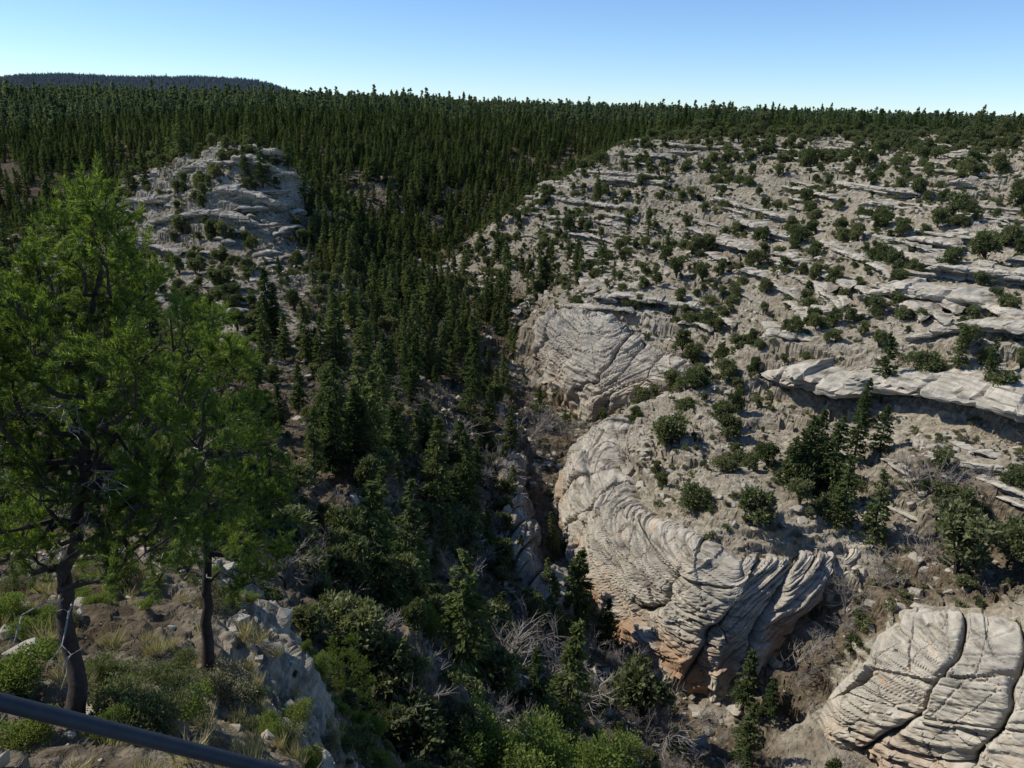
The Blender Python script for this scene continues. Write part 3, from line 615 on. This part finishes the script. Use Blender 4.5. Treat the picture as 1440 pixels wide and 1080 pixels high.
for t in [(780,940,80),(620,640,60),(700,670,60),(740,620,50),(590,1000,80),(530,1010,80),(800,620,40),(1290,700,60),(1330,690,55),(1190,860,45),(760,600,45),(740,900,70),(690,960,80),(820,990,70),(880,960,60),(940,1040,80),(640,820,60),(560,780,60),(1120,930,50),(1240,820,45),(1300,780,50)]:
    put(BA,'bare_shrub',*t,1.1)
c_oak=coll('oak_variants',[bushy('oak_a',4.6,2.1,9,900,.17,M_oak),bushy('oak_b',4.2,2.3,10,900,.17,M_oak)])
OK=(c_oak,4.6)
for t in [(665,1085,100),(735,1110,120),(800,1110,115),(850,1095,80),(700,1120,110),(590,900,60),(560,880,50)]:
    put(OK,'scrub_oak',*t,1.15)
for (px,py,Yd,H) in [(205,1030,8.6,.95),(255,1000,9.3,.7),(165,960,10.5,.7),(385,1030,11,.75),(350,930,13,.5),(340,1000,11,.4),(60,900,13,.7),(20,980,9,.8),(430,1070,11,.5),(150,1040,8,.5),(410,960,14,.6),(240,960,11,.7),(40,1030,7.5,.5)]:
    q=P(px,py,Yd); ob=bpy.data.objects.new('mountain_shrub',c_ns.objects[int(rng.integers(0,2))].data); s0=H/1.1
    ob.location=(q[0],q[1],hz(q[0],q[1])); ob.scale=(s0*1.3,s0*1.3,s0); scene.collection.objects.link(ob)
# ------------------------------------------------------------------ foreground pinyons
def tuft(name):
    b=B(); L=.20; tube(b,[(0,0,0),(0,0,L)],[.004,.002],3,0)
    n_=75; t=rng.random(n_)**.7*L; a_=rng.random(n_)*6.283; d=np.stack([np.cos(a_)*.8,np.sin(a_)*.8,.55+.5*rng.random(n_)],1); d=unit(d); ln=.045+.025*rng.random(n_)
    blades(b,np.stack([0*t,0*t,t],1)+d*ln[:,None]*.5,d,ln,.008,1)
    return b.make(name,[M_bark,M_hero],False)
c_tuft=coll('needle_tuft_variants',[tuft('needle_tuft_a'),tuft('needle_tuft_b'),tuft('needle_tuft_c')])
def to_euler(d):
    d=unit(d); th=np.arccos(np.clip(d[:,2],-1,1)); ph=np.arctan2(d[:,1],d[:,0]); return np.stack([0*th,th,ph],1)
def pinyon(name,trunk,r0,limbs,nt_=5,dead=4):
    e=bpy.data.objects.new(name,None); e.location=trunk[0]; scene.collection.objects.link(e)
    o=np.array(trunk[0]); b=B(); tr=np.array(trunk,float)-o
    tt_=np.linspace(0,1,len(tr)); s_=np.linspace(0,1,24); tp=np.stack([np.interp(s_,tt_,tr[:,i]) for i in range(3)],1)
    tp[1:-1]=(tp[:-2]+2*tp[1:-1]+tp[2:])/4; tp+=rng.normal(size=tp.shape)*.035
    rad=r0*(1-.85*s_)*(1+.35*np.exp(-s_*14)); tube(b,tp,rad,9,0)
    TP=[];TD=[]
    def path(p0,d0,p1,k,wob):
        s=np.linspace(0,1,k)[:,None]; L=np.linalg.norm(p1-p0); c1=p0+d0*L*.4
        q_=(1-s)**2*p0+2*s*(1-s)*c1+s*s*p1; q_[1:-1]+=rng.normal(size=(k-2,3))*wob*L
        return q_
    for (tl,tg) in limbs:
        tg=np.array(tg)-o; i_=int(tl*23); p0=tp[i_]; L=np.linalg.norm(tg-p0)
        q_=path(p0,unit(np.array([tg[0]-p0[0],tg[1]-p0[1],.1*L])),tg,10,.04); r1=min(rad[i_]*.7,.014+.022*L); rs=np.linspace(r1,.010,10); tube(b,q_,rs,6,0)
        n2=int(5+L*2.2)
        for j in range(n2):
            u_=.40+.60*(j+rng.random())/n2; k_=min(9,int(u_*9)); ps=q_[k_]; dr=unit(q_[min(k_+1,9)]-q_[k_-1])
            l2=(.25+.40*rng.random())*(1.15-.5*u_)*min(1.4,.5+L*.3); dd=unit(dr*.6+rng.normal(size=3)*.65+np.array([0,0,.35])); q2=path(ps,dd,ps+dd*l2,5,.05); tube(b,q2,np.linspace(.012,.004,5),4,0)
            for m_ in range(nt_):
                v_=.4+.6*rng.random(); ps3=q2[0]*(1-v_)+q2[-1]*v_; d3=unit(dd*.5+rng.normal(size=3)*.5+np.array([0,0,.4])); l3=.08+.16*rng.random()
                tube(b,[ps3,ps3+d3*l3],[.004,.0025],3,0)
                for s3 in (.45,1.0):
                    TP.append(ps3+d3*l3*s3); TD.append(unit(d3+rng.normal(size=3)*.4))
    for k in range(dead):
        i_=rng.integers(7,17); a_=rng.random()*6.28; dd=unit(np.array([math.cos(a_),math.sin(a_)*.5-.4,.1+.3*rng.normal()])); l2=.7+1.0*rng.random()
        q2=path(tp[i_],dd,tp[i_]+dd*l2+np.array([0,0,-.2]),8,.05); tube(b,q2,np.linspace(.017,.005,8),4,1)
        for m_ in range(9):
            ps=q2[rng.integers(2,8)]; d3=unit(dd+rng.normal(size=3)*.8); pts=[ps,ps+d3*.15,ps+d3*.3+rng.normal(size=3)*.05]; tube(b,pts,[.006,.0045,.002],3,1)
    wd=b.make('trunk_and_limbs',[M_bark,M_dead],True,True); wd.parent=e
    TP=np.array(TP);TD=np.array(TD); f=scatter('needles',TP,to_euler(TD),sc3(len(TP),.8,1.25,.1),c_tuft,3); f.parent=e
def limbs_from(lst,Y0,dY):
    return [(t,P(px,py,Y0+dY*(rng.random()*2-1))) for (t,px,py) in lst]
g1=P(118,1075,8.2); g1=(g1[0],g1[1],hz(g1[0],g1[1])-.2)
tr1=[g1,P(108,960,8.5),P(92,850,8.8),P(105,740,9.0),P(118,640,9.1),P(120,540,9.1),P(135,430,9.2),P(130,310,9.2)]
l1=limbs_from([(.97,130,285),(.9,165,315),(.9,90,320),(.85,195,350),(.85,50,370),(.8,225,400),(.8,130,380),(.75,20,420),(.75,180,430),(.7,240,450),(.65,-20,480),(.65,205,500),(.6,270,520),(.6,70,490),(.55,-50,540),(.55,30,560),(.55,220,580),(.5,290,600),(.5,-20,620),(.45,50,650),(.45,230,640),(.45,-60,700),(.4,10,720),(.4,190,700),(.42,300,690),(.38,-80,760),(.36,240,755),(.36,30,770),(.6,-60,430),(.7,-60,370),(.5,330,560),(.45,350,640),(.8,60,430),(.7,120,480),(.6,150,560),(.5,100,610),(.75,-30,350),(.6,0,520),(.5,10,590)],9.1,1.3)
pinyon('pinyon_pine',tr1,.13,l1,5,14)
g2=P(290,965,12.6); g2=(g2[0],g2[1],hz(g2[0],g2[1])-.2)
tr2=[g2,P(293,880,12.7),P(290,790,12.8),P(285,700,12.9),P(280,620,13),P(292,540,13),P(300,460,13)]
l2=limbs_from([(.98,300,450),(.9,260,480),(.9,335,490),(.8,350,530),(.8,235,520),(.7,375,575),(.7,210,580),(.65,320,590),(.6,395,620),(.6,195,640),(.5,400,670),(.5,340,680),(.5,210,700),(.45,250,740),(.45,415,720),(.4,355,750),(.38,410,780),(.35,300,790),(.33,370,830),(.33,220,820)],13,1.6)
pinyon('pinyon_pine',tr2,.12,l2,7,6)
g3=P(475,880,30); zb=(g3[0],g3[1],hz(g3[0],g3[1])-.3)
tr3=[zb,(zb[0]+.05,zb[1],zb[2]+1.5),(zb[0]-.1,zb[1],zb[2]+3),(zb[0],zb[1],zb[2]+5)]
pinyon('pinyon_pine',tr3,.12,[(.3+.65*k/16,(zb[0]+1.9*(1-.5*k/16)*math.cos(k*2.4),zb[1]+1.9*(1-.5*k/16)*math.sin(k*2.4),zb[2]+1.6+3.8*k/16)) for k in range(17)],7,2)
# ------------------------------------------------------------------ handrail
e=bpy.data.objects.new('metal_railing',None); scene.collection.objects.link(e)
A0=np.array(P(0,987,1.38)); A1=np.array(P(390,1085,1.62)); dv=A1-A0
b=B(); s_=np.linspace(-1.2,2.6,24)[:,None]; tube(b,A0+dv*s_,np.full(24,.0195),16,0); o_=b.make('top_rail',[M_rail],True,True); o_.parent=e
for i,s0 in enumerate((-1.0,2.4)):
    q=A0+dv*s0; b=B(); tube(b,[q-np.array([0,0,.018]),q-np.array([0,0,1.6])],[.02,.02],12,0); o_=b.make('post_%d'%(i+1),[M_rail],True,True); o_.parent=e
# ------------------------------------------------------------------ light, sky, camera
el=math.radians(47); azs=math.radians(-80)
sd=Vector((math.sin(azs)*math.cos(el),math.cos(azs)*math.cos(el),math.sin(el)))
L=bpy.data.lights.new('sun','SUN'); L.energy=5.0; L.angle=math.radians(.53); L.color=(1,.955,.88)
lo=bpy.data.objects.new('sun',L); lo.rotation_euler=sd.to_track_quat('Z','Y').to_euler(); scene.collection.objects.link(lo)
wd=bpy.data.worlds.new('World'); scene.world=wd; wd.use_nodes=True; nt=wd.node_tree
bg=nt.nodes['Background']; sk=nt.nodes.new('ShaderNodeTexSky'); sk.sky_type='NISHITA'; sk.sun_disc=False; sk.sun_elevation=el; sk.sun_rotation=azs; sk.altitude=2000; sk.air_density=1.; sk.dust_density=.0; sk.ozone_density=3.0
vm=nt.nodes.new('ShaderNodeVectorMath'); vm.operation='MULTIPLY'; vm.inputs[1].default_value=(.82,.96,1.12)
nt.links.new(sk.outputs[0],vm.inputs[0]); nt.links.new(vm.outputs[0],bg.inputs[0]); bg.inputs[1].default_value=.135
cam=bpy.data.cameras.new('camera'); cam.sensor_width=36; cam.lens=F/1440*36; cam.clip_start=.1; cam.clip_end=20000
co=bpy.data.objects.new('camera',cam); scene.collection.objects.link(co)
co.matrix_world=Matrix.Rotation(math.radians(90-THD),4,'X')@Matrix.Rotation(RO,4,'Z'); scene.camera=co
scene.view_settings.view_transform='Standard'; scene.view_settings.look='None'; scene.view_settings.exposure=0
print('done',time.time()-T0)
